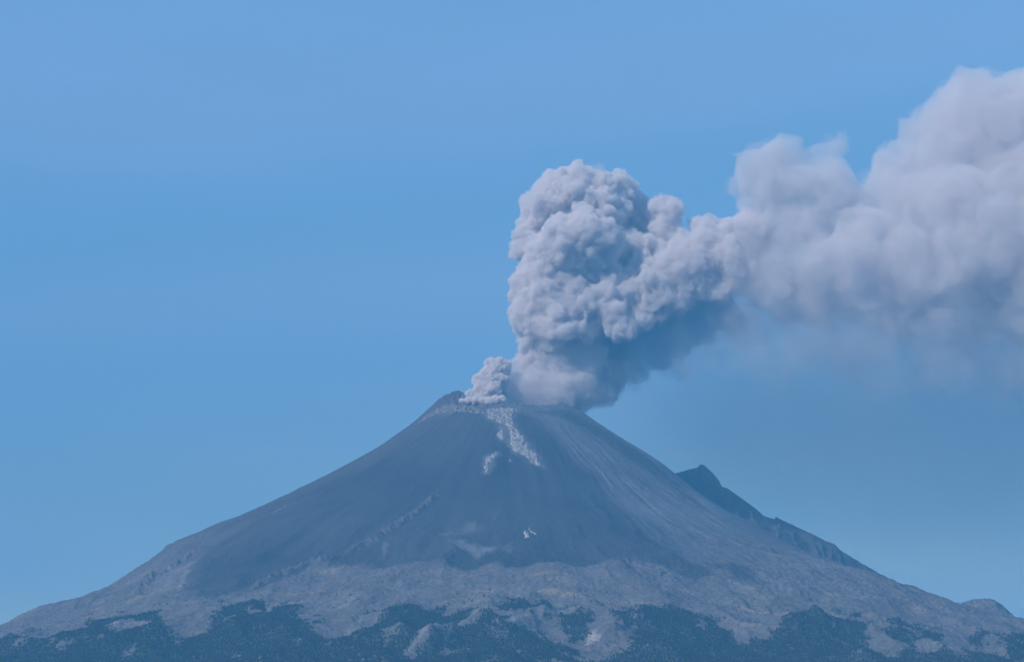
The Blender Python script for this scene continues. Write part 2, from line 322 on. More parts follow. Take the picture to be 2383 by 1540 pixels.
def height(x, y):
    r = np.hypot(x, y); th = np.arctan2(y, x); c = x / np.maximum(r, 1)
    w = np.clip((c + 1) / 2, 0, 1); w = w * w * (3 - 2 * w)
    la, lb = _table(PL, r); ra, rb = _table(PR, r)
    edge = sstep(0.75, 0.95, np.abs(c))
    z = (la * edge + lb * (1 - edge)) * (1 - w) + (ra * edge + rb * (1 - edge)) * w
    near = np.exp(-np.clip((r - 430) / 230.0, 0, 9) ** 2)
    z = z + rim_z(th) * near
    # crater bowl
    z = z - 190 * sstep(400, 250, r)
    lower = sstep(1900, 3300, r)
    far = 1 - sstep(8500, 12500, r)
    # rills and gullies that run down the fall line
    wx, wy = warp(x, y, 60, 500, 31)
    tw = np.arctan2(wy, wx); rw = np.hypot(wx, wy)
    u = tw * 1500.0
    g1 = ridged(u, rw * 0.22, 300, 4, 3)
    u2 = u + 55 * fbm(x, y, 330, 4, 81)
    g2 = ridged(u2, rw * 0.11, 130, 4, 8) * (0.35 + 1.3 * sstep(-0.3, 0.4, fbm(x, y, 700, 3, 83)))
    silh = 1 - 0.6 * sstep(0.8, 0.97, np.abs(c))
    rightside = sstep(-0.05, 0.45, c)
    leftside = sstep(0.35, 0.8, -c)
    z = z + far * silh * (g1 - 0.45) * (38 * lower + 90 * sstep(3600, 4600, r))
    z = z + far * (g2 - 0.4) * (4.5 + 10 * rightside * sstep(700, 1300, r) + 8 * leftside * sstep(1300, 2200, r) + 14 * lower)
    z = z + far * (fbm(x, y, 420, 4, 12) * (8 + 34 * lower * silh) + fbm(x, y, 110, 4, 14) * (1.5 + 10 * lower))
    # a few broad spurs on the lower slopes, with hollows between
    sp = ridged(u + 120 * fbm(x, y, 600, 3, 85), rw * 0.35, 520, 3, 87, 0.45)
    z = z + far * (sp - 0.45) * 60 * lower * silh
    # rough rock around the rim, most on the left
    rimrock = np.exp(-((r - 450) / 110.0) ** 2) * (0.25 + 0.75 * sstep(0.0, 0.6, -c))
    z = z + rimrock * (ridged(x, y, 70, 4, 21) - 0.4) * 45
    # serrated rock lines
    for k, amp, wd in (('rockA', 48, 38), ('rockB', 30, 30), ('rockC', 34, 26), ('rockD', 14, 22), ('rockE', 16, 20), ('rockF', 10, 16)):
        d, t = line_dist(x, y, LINE[k])
        m = np.exp(-(d / wd) ** 2) * sstep(0, 0.1, t) * sstep(1, 0.9, t)
        z = z + amp * m * (0.25 + 1.1 * ridged(x, y, 60, 3, 41))
    for k, amp, wd in (('gullyA', 20, 26), ('gullyB', 14, 24), ('gullyC', 22, 30), ('gullyD', 10, 40)):
        d, t = line_dist(x, y, LINE[k])
        m = np.exp(-(d / wd) ** 2) * sstep(0, 0.2, t) * sstep(1, 0.8, t)
        z = z - amp * m * (0.5 + 0.9 * ridged(x, y, 80, 3, 43))
    for k, amp, wd in (('spur', 60, 110), ('ridgeL', 45, 90), ('ridgeM', 40, 80)):
        d, t = line_dist(x, y, LINE[k])
        z = z + amp * np.exp(-np.abs(d / wd) ** 1.3) * sstep(0, 0.2, t) * sstep(1, 0.8, t)
    # rocky shoulder peak behind the right flank
    T = np.array(RIDGE, float)
    crest = np.interp(x, T[:, 0], T[:, 1])
    yy = np.abs(y - RIDGE_Y - 60 * fbm(x, y * 0, 400, 2, 60) * 0)
    front = np.where(y < RIDGE_Y, 0.95, 0.8)
    rid = crest - yy * front + (ridged(x, y, 130, 5, 62) - 0.4) * 95 * np.clip(yy / 90, 0, 1)
    ok = sstep(950, 1200, x) * sstep(3150, 2900, x)
    rid = np.where(ok > 0, rid - 900 * (1 - ok), -1e3)
    z = np.maximum(z, rid)
    # small hill at the foot of the right flank
    crest = np.interp(x, [3222, 3303, 3379, 3474, 3526, 3597, 3658, 3744], [1470, 1547, 1574, 1579, 1574, 1522, 1465, 1350])
    hill = crest - np.abs(y - 300) * 0.55 + (ridged(x, y, 110, 4, 66) - 0.4) * 35 * np.clip(np.abs(y - 300) / 60, 0, 1)
    z = np.where((x > 3200) & (x < 3900), np.maximum(z, hill), z)
    rough = lower * far
    z = z + (rough + 0.25 * rightside) * (ridged(x, y, 48, 3, 71) - 0.4) * 9
    return np.where(r > 13800, 0.0, np.maximum(z, 0.0) * 1.0)

def ground_cover(x, y, z):
    """plan-view cover of the ground: albedo (n,3), forest 0..1"""
    n = x.size
    r = np.hypot(x, y)
    wx, wy = warp(x, y, 55, 160, 200)
    vx, vy = warp(x, y, 26, 90, 230)
    f1 = fbm(x, y, 260, 5, 300); f2 = fbm(x, y, 70, 4, 310); f3 = fbm(x, y, 25, 3, 320)
    rk = ridged(x, y, 55, 4, 330)
    u = np.arctan2(y, x) * 1500
    st = fbm(u, r * 0.06, 60, 4, 340)                 # streaks down the slope
    light = np.array([0.128, 0.118, 0.122]); ash = np.array([0.050, 0.052, 0.060]); pale = np.array([0.42, 0.38, 0.36])
    rock = np.array([0.100, 0.095, 0.100]); tan = np.array([0.36, 0.26, 0.16]); wood = np.array([0.020, 0.032, 0.022])
    col = light[None] * (1 + 0.38 * f1 + 0.18 * f2 + 0.10 * f3)[:, None]
    def mix(c, w):
        nonlocal col
        w = np.clip(w, 0, 1)[:, None]
        col = col * (1 - w) + c[None] * w
    def mixv(c, w):
        nonlocal col
        w = np.clip(w, 0, 1)[:, None]
        col = col * (1 - w) + c * w
    # rocky speckle on the older slopes
    mix(rock, 0.75 * sstep(0.6, 0.95, rk) * sstep(-0.15, 0.35, fbm(x, y, 300, 3, 385)) * sstep(1500, 2600, r))
    # tan grass on the lower right
    mix(tan, 0.30 * sstep(0.1, 0.55, fbm(x * 0.35, y * 1.3, 160, 4, 350)) * sstep(2500, 3000, r) * sstep(5200, 4300, r))
    c = x / np.maximum(r, 1)
    # brown lit crest of the left flank
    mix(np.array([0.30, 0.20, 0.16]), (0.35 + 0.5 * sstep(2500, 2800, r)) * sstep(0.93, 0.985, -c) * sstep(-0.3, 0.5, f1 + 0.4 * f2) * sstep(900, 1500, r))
    # fresh dark ash fields
    sd = poly_sd(wx, wy, POLY['dark'])
    big = fbm(x, y, 900, 4, 380)
    lanes0 = fbm(u + 60 * f1, r * 0.04, 34, 3, 346)
    ashv = ash[None] * 1.08 * (1 + 0.45 * big + 0.14 * f1 + 0.30 * st + 0.12 * lanes0)[:, None]
    wd = 30 + 55 * sstep(-0.1, 0.5, fbm(x, y, 500, 3, 395)) + 170 * sstep(100, 500, x) * sstep(-2900, -2500, y) + 70 * sstep(-1700, -2050, x)
    mixv(ashv, sstep(-wd, wd, sd + (14 + 0.35 * wd) * f2 + 0.5 * wd * st))
    mixv(ashv * 1.3, 0.75 * sstep(700, 500, r) * sstep(-0.1, 0.5, c))
    mixv(ashv * 1.05, 0.8 * sstep(-40, 50, poly_sd(wx, wy, POLY['band']) + 20 * st))  # dark band: self-shadow of the ridge, painted in the ash tone
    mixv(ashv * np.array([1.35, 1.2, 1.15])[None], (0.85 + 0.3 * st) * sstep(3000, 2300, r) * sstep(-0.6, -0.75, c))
    # right flank: thin ash, streaky
    lanes = fbm(u + 30 * f1, r * 0.03, 28, 3, 345)
    mixv(ashv * 2.1, (0.8 + 0.7 * st) * sstep(0.1, 0.5, c) * sstep(2700, 1700, r) * (1 - sstep(-wd, wd, sd)) * (y < 700))
    mixv(ashv * 2.5, (0.55 + 0.5 * st + 0.4 * lanes) * sstep(-70, 70, poly_sd(wx, wy, POLY['swath'])))
    mixv(ashv * 1.05, 0.8 * sstep(-40, 50, poly_sd(wx, wy, POLY['band']) + 20 * st))  # painted ridge shadow again, over the streaks
    for k, a, s in (('shadow1', 0.85, 40), ('shadow2', 0.8, 45), ('shadow3', 0.6, 25)):  # shadow cast by the plume on the slope, painted as dark patches
        mixv(ashv, a * sstep(-s, s, poly_sd(wx, wy, POLY[k]) + 12 * f2))
    lt = np.array([0.19, 0.19, 0.20])
    for k, a in (('patch1', 0.4), ('patch2', 0.7), ('patch3', 0.6)):
        mix(lt, a * sstep(-45, 45, poly_sd(wx, wy, POLY[k]) + 50 * f2 + 25 * f3))
    for k in ('rockA', 'rockB', 'rockC', 'rockD', 'rockE', 'rockF'):
        d, t = line_dist(vx, vy, LINE[k])
        mix(light * 1.15, 0.6 * sstep(30, 2, d + 45 * f2 + 30 * f3) * sstep(0, 0.08, t) * sstep(1, 0.92, t))
    for k in ('rockA', 'rockB', 'rockC', 'rockD', 'gullyA', 'gullyB', 'gullyC', 'gullyD', 'spur'):  # shadow sides of rock lines, gullies and spur, painted as a dark stripe
        d, t = line_dist(vx + 14, vy - 16, LINE[k])
        mix(rock * 0.9, 0.75 * sstep(22, 4, d + 30 * f2 + 20 * f3) * sstep(0, 0.08, t) * sstep(1, 0.92, t))
    for k in LINE:
        if k.startswith('pale'):
            d, t = line_dist(vx, vy, LINE[k])
            mix(np.array([0.24, 0.22, 0.215]), 0.6 * sstep(26, 3, d + 20 * f2 + 14 * f3) * sstep(0, 0.15, t) * sstep(1, 0.85, t))
    for k in ('tongue', 'blob', 'small', 'lowleft'):
        mix(np.array([0.17, 0.16, 0.165]), 0.7 * sstep(-45, 12, poly_sd(vx, vy, POLY[k]) + 25 * f2 + 25 * f3))
    # rocks of the crater rim
    mix(rock * 1.2, 0.7 * sstep(0.5, 0.8, rk) * sstep(560, 480, r) * sstep(0.2, 0.5, -c))
    # the shoulder peak: rock, its shade painted in as a darker colour
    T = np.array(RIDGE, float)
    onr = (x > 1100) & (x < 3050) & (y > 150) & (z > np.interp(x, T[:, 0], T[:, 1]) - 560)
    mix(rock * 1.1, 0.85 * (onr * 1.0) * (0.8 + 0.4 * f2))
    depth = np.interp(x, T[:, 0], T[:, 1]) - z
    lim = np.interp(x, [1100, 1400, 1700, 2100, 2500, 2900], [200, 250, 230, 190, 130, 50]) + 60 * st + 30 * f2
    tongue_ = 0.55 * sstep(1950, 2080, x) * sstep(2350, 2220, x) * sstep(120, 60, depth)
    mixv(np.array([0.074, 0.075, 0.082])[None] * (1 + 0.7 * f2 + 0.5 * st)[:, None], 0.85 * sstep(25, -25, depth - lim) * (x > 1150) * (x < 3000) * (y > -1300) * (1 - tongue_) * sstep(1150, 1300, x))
    # bare scars and tan streaks
    for k in ('scar1', 'scar2', 'scar3'):
        mix(pale * 0.85, 0.8 * sstep(-12, 12, poly_sd(vx, vy, POLY[k]) + 30 * f3 + 15 * f2))
    for k in ('tan1', 'tan2', 'tan3'):
        mix(tan, 0.42 * sstep(-20, 20, poly_sd(vx, vy, POLY[k]) + 30 * f3 + 25 * f2))
    # forest
    F = np.full(n, -300.0)
    for k in POLY:
        if k[0] == 'F':
            F = np.maximum(F, poly_sd(vx, vy, POLY[k]))
    F = np.maximum(F, (r - 5150) * 1.0)
    F = F + 42 * f2 + 55 * f3 + 48 * fbm(x, y, 130, 4, 360) - 4
    scat = sstep(0.22, 0.5, fbm(x, y, 210, 5, 370) + 0.25 * f3) * sstep(3350, 3900, r)
    forest = np.maximum(sstep(-34, 34, F), 0.75 * scat * (F > -220))
    clear = fbm(x, y * 0.6, 190, 5, 390) + 0.35 * f3 + 0.22 * sstep(1500, 2600, x) * sstep(4300, 3900, np.abs(y) + 300)
    forest = forest * (1 - 0.92 * sstep(0.19, 0.38, clear))
    for k in LINE:
        if k.startswith('pale'):
            forest = forest * (1 - sstep(34, 12, line_dist(vx, vy, LINE[k])[0]))
    forest = forest * (r < 12500)
    mix(wood * 1.6, forest * 0.75)
    mix(np.array([0.06, 0.075, 0.04]), sstep(11000, 13000, r))
    rough = np.clip(1 - sstep(-wd, wd, sd) + sstep(560, 470, r), 0, 1) * (1 - forest)
    return np.clip(col, 0.01, 0.8), forest, rough

# ------------------------------------------------------------------ materials
def new_mat(name):
    m = bpy.data.materials.new(name); m.use_nodes = True
    return m, m.node_tree.nodes, m.node_tree.links, m.node_tree.nodes['Principled BSDF']

def ground_material(name, bump_dist=4.0):
    m, n, l, b = new_mat(name)
    at = n.new('ShaderNodeAttribute'); at.attribute_name = 'cover'; at.attribute_type = 'GEOMETRY'
    t = n.new('ShaderNodeTexCoord')
    nz = n.new('ShaderNodeTexNoise'); nz.inputs['Scale'].default_value = 0.04; nz.inputs['Detail'].default_value = 6; nz.inputs['Roughness'].default_value = 0.65
    l.new(t.outputs['Object'], nz.inputs['Vector'])
    mr = n.new('ShaderNodeMapRange'); mr.inputs['From Min'].default_value = 0.3; mr.inputs['From Max'].default_value = 0.7; mr.inputs['To Min'].default_value = 0.5; mr.inputs['To Max'].default_value = 1.45
    l.new(nz.outputs['Fac'], mr.inputs['Value'])
    mx = n.new('ShaderNodeMix'); mx.data_type = 'RGBA'; mx.blend_type = 'MULTIPLY'
    l.new(at.outputs['Alpha'], mx.inputs[0])
    l.new(at.outputs['Color'], mx.inputs[6]); l.new(mr.outputs[0], mx.inputs[7])
    l.new(mx.outputs[2], b.inputs['Base Color'])
    # scattered dark boulders and tufts
    sp = n.new('ShaderNodeTexNoise'); sp.inputs['Scale'].default_value = 0.045; sp.inputs['Detail'].default_value = 3; sp.inputs['Roughness'].default_value = 0.7
    cl = n.new('ShaderNodeTexNoise'); cl.inputs['Scale'].default_value = 0.005; cl.inputs['Detail'].default_value = 4
    l.new(t.outputs['Object'], sp.inputs['Vector']); l.new(t.outputs['Object'], cl.inputs['Vector'])
    ad = n.new('ShaderNodeMath'); ad.operation = 'MULTIPLY_ADD'; ad.inputs[1].default_value = 0.8
    l.new(cl.outputs['Fac'], ad.inputs[0]); l.new(sp.outputs['Fac'], ad.inputs[2])
    th = n.new('ShaderNodeMapRange'); th.inputs['From Min'].default_value = 1.02; th.inputs['From Max'].default_value = 1.12
    l.new(ad.outputs[0], th.inputs['Value'])
    ml = n.new('ShaderNodeMath'); ml.operation = 'MULTIPLY'; l.new(th.outputs[0], ml.inputs[0]); l.new(at.outputs['Alpha'], ml.inputs[1])
    dk = n.new('ShaderNodeMix'); dk.data_type = 'RGBA'; dk.inputs[7].default_value = (0.045, 0.045, 0.042, 1)
    l.new(ml.outputs[0], dk.inputs[0]); l.new(mx.outputs[2], dk.inputs[6]); l.new(dk.outputs[2], b.inputs['Base Color'])
    b.inputs['Roughness'].default_value = 0.95
    b.inputs['Specular IOR Level'].default_value = 0.1
    bp = n.new('ShaderNodeBump'); l.new(at.outputs['Alpha'], bp.inputs['Strength']); bp.inputs['Distance'].default_value = bump_dist
    l.new(nz.outputs['Fac'], bp.inputs['Height']); l.new(bp.outputs[0], b.inputs['Normal'])
    return m

MAT_GROUND = ground_material('volcanic_ground')

# ------------------------------------------------------------------ mountain and plain
def axis(a, b, step, lo, hi):
    core = np.arange(a, b + 1, step)
    def grow(start, end, s):
        out = []; v = start; g = step
        while abs(end - v) > g * 1.6:
            g = min(g * 1.12, 900); v = v + s * g; out.append(v)
        out.append(end)
        return out
    left = grow(a, lo, -1)[::-1]; right = grow(b, hi, 1)
    return np.array(left + list(core) + right, float)

HALF = 25500.0
STEP = 6.5
xs = axis(-4700, 4700, STEP, -HALF, HALF)
ys = axis(-5900, 1500, STEP, -HALF, HALF)
X, Y = np.meshgrid(xs, ys)
Xf, Yf = X.ravel(), Y.ravel()
Zf = np.zeros_like(Xf); COL = np.zeros((Xf.size, 3)); FOR = np.zeros(Xf.size); ROU = np.zeros(Xf.size)
for i in range(0, Xf.size, 200000):
    s = slice(i, i + 200000)
    Zf[s] = height(Xf[s], Yf[s])
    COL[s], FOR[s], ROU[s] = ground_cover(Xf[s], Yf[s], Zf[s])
nx, ny = len(xs), len(ys)
I, J = np.meshgrid(np.arange(nx - 1), np.arange(ny - 1))
q = np.stack([J * nx + I, J * nx + I + 1, (J + 1) * nx + I + 1, (J + 1) * nx + I], -1).reshape(-1, 4)
co = np.stack([Xf, Yf, Zf], 1)
cen = co[q].mean(1)
is_m = np.hypot(cen[:, 0], cen[:, 1]) < 13500

def sub_mesh(name, faces, mat):
    used, inv = np.unique(faces.ravel(), return_inverse=True)
    me = make_mesh(name, co[used], inv.reshape(faces.shape), mat)
    a = me.color_attributes.new('cover', 'FLOAT_COLOR', 'POINT')
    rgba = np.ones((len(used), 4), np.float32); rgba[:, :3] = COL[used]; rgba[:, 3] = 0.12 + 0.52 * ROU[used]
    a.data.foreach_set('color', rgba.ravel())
    return me

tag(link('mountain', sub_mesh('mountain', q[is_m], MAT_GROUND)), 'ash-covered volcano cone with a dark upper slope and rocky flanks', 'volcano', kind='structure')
tag(link('ground', sub_mesh('ground', q[~is_m], MAT_GROUND)), 'flat plain around the foot of the volcano', 'ground', kind='structure')

# ------------------------------------------------------------------ rock outcrops
def outcrop(name, label, key, relief, albedo, step=5.0, seed=500, spread=6.0):
    P = np.array(POLY[key], float)
    gx = np.arange(P[:, 0].min() - 25, P[:, 0].max() + 26, step); gy = np.arange(P[:, 1].min() - 25, P[:, 1].max() + 26, step)
    A, B = np.meshgrid(gx, gy); a, b = A.ravel(), B.ravel()
    wx, wy = warp(a, b, 22, 50, seed)
    sd = poly_sd(wx, wy, POLY[key])
    rg = ridged(a * 1.25, b * 0.8, 42, 4, seed + 3, 0.6)
    up = sstep(-spread, spread * 2.5, sd)
    z = height(a, b) + up * relief * (0.25 + 1.2 * rg) - 5 * (1 - up)
    n_ = len(gx)
    I, J = np.meshgrid(np.arange(len(gx) - 1), np.arange(len(gy) - 1))
    f = np.stack([J * n_ + I, J * n_ + I + 1, (J + 1) * n_ + I + 1, (J + 1) * n_ + I], -1).reshape(-1, 4)
    f = f[(sd[f] > -spread * 2).any(1)]
    used, inv = np.unique(f.ravel(), return_inverse=True)
    me = make_mesh(name, np.stack([a, b, z], 1)[used], inv.reshape(f.shape), MAT_ROCK)
    at = me.color_attributes.new('cover', 'FLOAT_COLOR', 'POINT')
    v = 1 + 0.5 * fbm(a, b, 22, 3, seed + 9) - 0.35 * sstep(0.35, 0.1, rg)
    rgba = np.ones((len(used), 4), np.float32); rgba[:, :3] = np.clip(np.array(albedo)[None] * v[used, None], 0.02, 0.8)
    at.data.foreach_set('color', rgba.ravel())
    return tag(link(name, me), label, 'rock outcrop')

MAT_ROCK = ground_material('pale_rock', 3.0)
PALE = (0.29, 0.265, 0.265)
outcrop('rock_outcrop', 'ragged band of grey and white rock along the upper left crater rim', 'rim', 24, (0.17, 0.155, 0.16), seed=660)
outcrop('rock_outcrop', 'broad block of pale jagged rock just below the crater rim', 'blob', 20, (0.27, 0.25, 0.255))
outcrop('rock_outcrop', 'long pale tongue of broken rock running down the dark slope', 'tongue', 16, PALE, seed=520)
outcrop('rock_outcrop', 'small pale leaf-shaped rock left of the long rock tongue', 'small', 12, (0.30, 0.29, 0.31), seed=540, spread=4)
outcrop('rock_outcrop', 'thin curved strip of grey rock low and left of the rock tongue', 'lowleft', 12, (0.30, 0.29, 0.31), seed=560, spread=4)
outcrop('rock_outcrop', 'tiny grey rock alone below the leaf-shaped rock', 'dot', 8, (0.26, 0.26, 0.28), seed=580, spread=3)
outcrop('rock_outcrop', 'small whitish boulder alone in the middle of the dark ash slope', 'out1', 14, (0.42, 0.39, 0.38), seed=600, spread=3)
outcrop('rock_outcrop', 'short slanting streak of whitish rock beside the lone boulder', 'out2', 8, (0.36, 0.34, 0.33), seed=620, spread=3)
outcrop('rock_knoll', 'dark round rocky knoll with a speckled top at the foot of the cone', 'knoll', 18, (0.12, 0.12, 0.12), seed=640, spread=22)

# ------------------------------------------------------------------ forest (one uncountable mass)
rng = np.random.default_rng(7)
gx = np.arange(-4650, 4650, 10.0); gy = np.arange(-5850, -1200, 10.0)
A, B = np.meshgrid(gx, gy)
a = A.ravel() + rng.uniform(-4.8, 4.8, A.size); b = B.ravel() + rng.uniform(-5.5, 5.5, A.size)
ix = np.clip(((a + 4700) / STEP).round().astype(int), 0, len(xs)) + int(np.searchsorted(xs, -4700))
iy = np.clip(((b + 5900) / STEP).round().astype(int), 0, len(ys)) + int(np.searchsorted(ys, -5900))
fo = FOR.reshape(ny, nx)[iy, ix]
keep = (fo > 0.12 + 0.8 * rng.random(a.size)) | ((rng.random(a.size) < 0.006) & (np.hypot(a, b) > 3500))
# only the fan the camera and its neighbours could see
keep &= np.abs(a) < (b + 20000) * 0.235
a, b = a[keep], b[keep]
zt = np.concatenate([height(a[i:i + 200000], b[i:i + 200000]) for i in range(0, a.size, 200000)])
N = a.size
hgt = rng.uniform(6, 14, N) * (0.8 + 0.4 * rng.random(N)); rad = hgt * rng.uniform(0.26, 0.38, N); ph = rng.uniform(0, 6.28, N)
ring = 6
ang = ph[:, None] + np.arange(ring)[None] * (2 * np.pi / ring)
def rng_ring(rr, zz):
    j = rng.uniform(0.75, 1.2, (N, ring))
    return np.stack([a[:, None] + rr[:, None] * j * np.cos(ang), b[:, None] + rr[:, None] * j * np.sin(ang), np.repeat((zt + zz)[:, None], ring, 1)], -1)
r0 = rng_ring(rad * 0.75, hgt * 0.02 - 2); r1 = rng_ring(rad, hgt * 0.25); r2 = rng_ring(rad * 0.55, hgt * 0.68)
tip = np.stack([a, b, zt + hgt], -1)[:, None]
V = np.concatenate([r0, r1, r2, tip], 1).reshape(-1, 3)
base = (np.arange(N) * (3 * ring + 1))[:, None, None]
k = np.arange(ring); k2 = (k + 1) % ring
tri = []
for lo, hi in ((0, ring), (ring, 2 * ring)):
    tri.append(np.stack([lo + k, lo + k2, hi + k2], -1)); tri.append(np.stack([lo + k, hi + k2, hi + k], -1))
tri.append(np.stack([2 * ring + k, 2 * ring + k2, np.full(ring, 3 * ring)], -1))
T = np.concatenate(tri)[None] + base
m, n, l, bs = new_mat('conifer_foliage')
oi = n.new('ShaderNodeTexCoord'); nzn = n.new('ShaderNodeTexNoise'); nzn.inputs['Scale'].default_value = 0.03; nzn.inputs['Detail'].default_value = 5
ramp = n.new('ShaderNodeValToRGB'); ramp.color_ramp.elements[0].position = 0.35; ramp.color_ramp.elements[1].position = 0.7
ramp.color_ramp.elements[0].color = (0.026, 0.032, 0.026, 1); ramp.color_ramp.elements[1].color = (0.038, 0.043, 0.035, 1)
l.new(oi.outputs['Object'], nzn.inputs['Vector']); l.new(nzn.outputs['Fac'], ramp.inputs['Fac']); l.new(ramp.outputs[0], bs.inputs['Base Color'])
bs.inputs['Roughness'].default_value = 0.9; bs.inputs['Specular IOR Level'].default_value = 0.1
tag(link('forest', make_mesh('forest', V, T.reshape(-1, 3), m, smooth=False)), 'dark conifer forest in ragged patches across the lower slopes', 'forest', kind='stuff')
print('trees', N)

# ------------------------------------------------------------------ ash clouds
def unit_ico(sub):
    import bmesh
    bm = bmesh.new(); bmesh.ops.create_icosphere(bm, subdivisions=sub, radius=1.0)
    v = np.array([w.co[:] for w in bm.verts]); f = np.array([[w.index for w in p.verts] for p in bm.faces]); bm.free()
    return v, f
ICO1, ICO2 = unit_ico(2), unit_ico(3)

def puff_points(spheres, seed, levels):
    """spheres -> spheres plus smaller ones budding from their surfaces; levels = [(count, size range, bulge)]"""
    g = np.random.default_rng(seed)
    cur = np.array(spheres, float)[:, :4]; out = [cur]
    for cnt, (s0, s1), bulge in levels:
        nxt = []
        for c in cur:
            k = cnt
            i = np.arange(k) + 0.5
            phi = np.arccos(1 - 2 * i / k) + g.normal(0, 0.15, k); tt = np.pi * (1 + 5 ** 0.5) * i + g.uniform(0, 6.28) + g.normal(0, 0.2, k)
            d = np.stack([np.cos(tt) * np.sin(phi), np.sin(tt) * np.sin(phi), np.cos(phi)], 1)
            rr = c[3] * g.uniform(s0, s1, k)
            p = c[:3] + d * (c[3] - rr * (1 - bulge))[:, None] * g.uniform(0.9, 1.04, k)[:, None]
            nxt.append(np.concatenate([p, rr[:, None]], 1))
        nxt = np.concatenate(nxt)
        # drop buds buried deep inside other spheres
        P = np.array(spheres, float)
        d = np.linalg.norm(nxt[:, None, :3] - P[None, :, :3], axis=2) + nxt[:, None, 3] * 1.0
        nxt = nxt[~(d < P[None, :, 3] * 0.97).any(1)]
        out.append(nxt); cur = nxt
    return np.concatenate(out)

def noise3(p, seed):
    i = np.floor(p).astype(np.int64); f = p - i
    w = f * f * f * (f * (f * 6 - 15) + 10)
    out = 0
    for dx in (0, 1):
        for dy in (0, 1):
            for dz in (0, 1):
                h = _hash(i[:, 0] + dx + (i[:, 2] + dz) * 57, i[:, 1] + dy - (i[:, 2] + dz) * 131, seed)
                g1 = (h & 1023) / 511.5 - 1; g2 = ((h >> 10) & 1023) / 511.5 - 1; g3 = ((h >> 20) & 1023) / 511.5 - 1
                v = g1 * (f[:, 0] - dx) + g2 * (f[:, 1] - dy) + g3 * (f[:, 2] - dz)
                out = out + v * (w[:, 0] if dx else 1 - w[:, 0]) * (w[:, 1] if dy else 1 - w[:, 1]) * (w[:, 2] if dz else 1 - w[:, 2])
    return out

def roughen(me, layers, seed, warp_=()):
    """billowing relief: rounded bulges with sharp creases, several sizes"""
    n = len(me.vertices)
    co_ = np.empty(n * 3, np.float32); me.vertices.foreach_get('co', co_); co_ = co_.reshape(-1, 3).astype(float)
    no = np.empty(n * 3, np.float32); me.vertices.foreach_get('normal', no); no = no.reshape(-1, 3)
    d = np.zeros(n)
    for k, (scale, amp) in enumerate(layers):
        v = np.abs(noise3(co_ / scale + 11.7 * k, seed + k)) * 2.4
        d += amp * (np.sqrt(np.clip(v, 0, 1.5)) - 0.62)
    co_ += no * d[:, None]
    if warp_:
        for k, (scale, amp) in enumerate(warp_):
            for c in range(3):
                co_[:, c] += amp * 2 * noise3(co_ / scale + 5.3 * (c + 1), seed + 50 + 7 * k + c)
    me.vertices.foreach_set('co', co_.astype(np.float32).ravel()); me.update()

def cloud_mesh(name, spheres, seed, levels, voxel, mat, smooth=6, grow=0.0, layers=(), warp_=()):
    S = puff_points(spheres, seed, levels)
    S = S[S[:, 3] + grow > voxel * 1.1]
    vs, fs, off = [], [], 0
    for big in (True, False):
        sel = S[(S[:, 3] > 60) == big]
        if not len(sel): continue
        v0, f0 = ICO2 if big else ICO1
        V = sel[:, None, :3] + v0[None] * (sel[:, None, 3:4] + grow)
        vs.append(V.reshape(-1, 3)); fs.append((f0[None] + (np.arange(len(sel)) * len(v0))[:, None, None]).reshape(-1, 3) + off)
        off += len(sel) * len(v0)
    me = make_mesh(name, np.concatenate(vs), np.concatenate(fs), None)
    o = link(name, me)
    rm = o.modifiers.new('remesh', 'REMESH'); rm.mode = 'VOXEL'; rm.voxel_size = voxel
    sm = o.modifiers.new('smooth', 'SMOOTH'); sm.iterations = smooth; sm.factor = 0.5
    dg = bpy.context.evaluated_depsgraph_get(); dg.update()
    ev = o.evaluated_get(dg)
    res = bpy.data.meshes.new_from_object(ev)
    o.modifiers.clear(); o.data = res; bpy.data.meshes.remove(me)
    res.name = name
    res.materials.clear(); res.materials.append(mat)
    res.polygons.foreach_set('use_smooth', np.ones(len(res.polygons), bool))
    if layers: roughen(res, layers, seed * 31, warp_)
    print(name, len(S), 'faces', len(res.polygons))
    return o

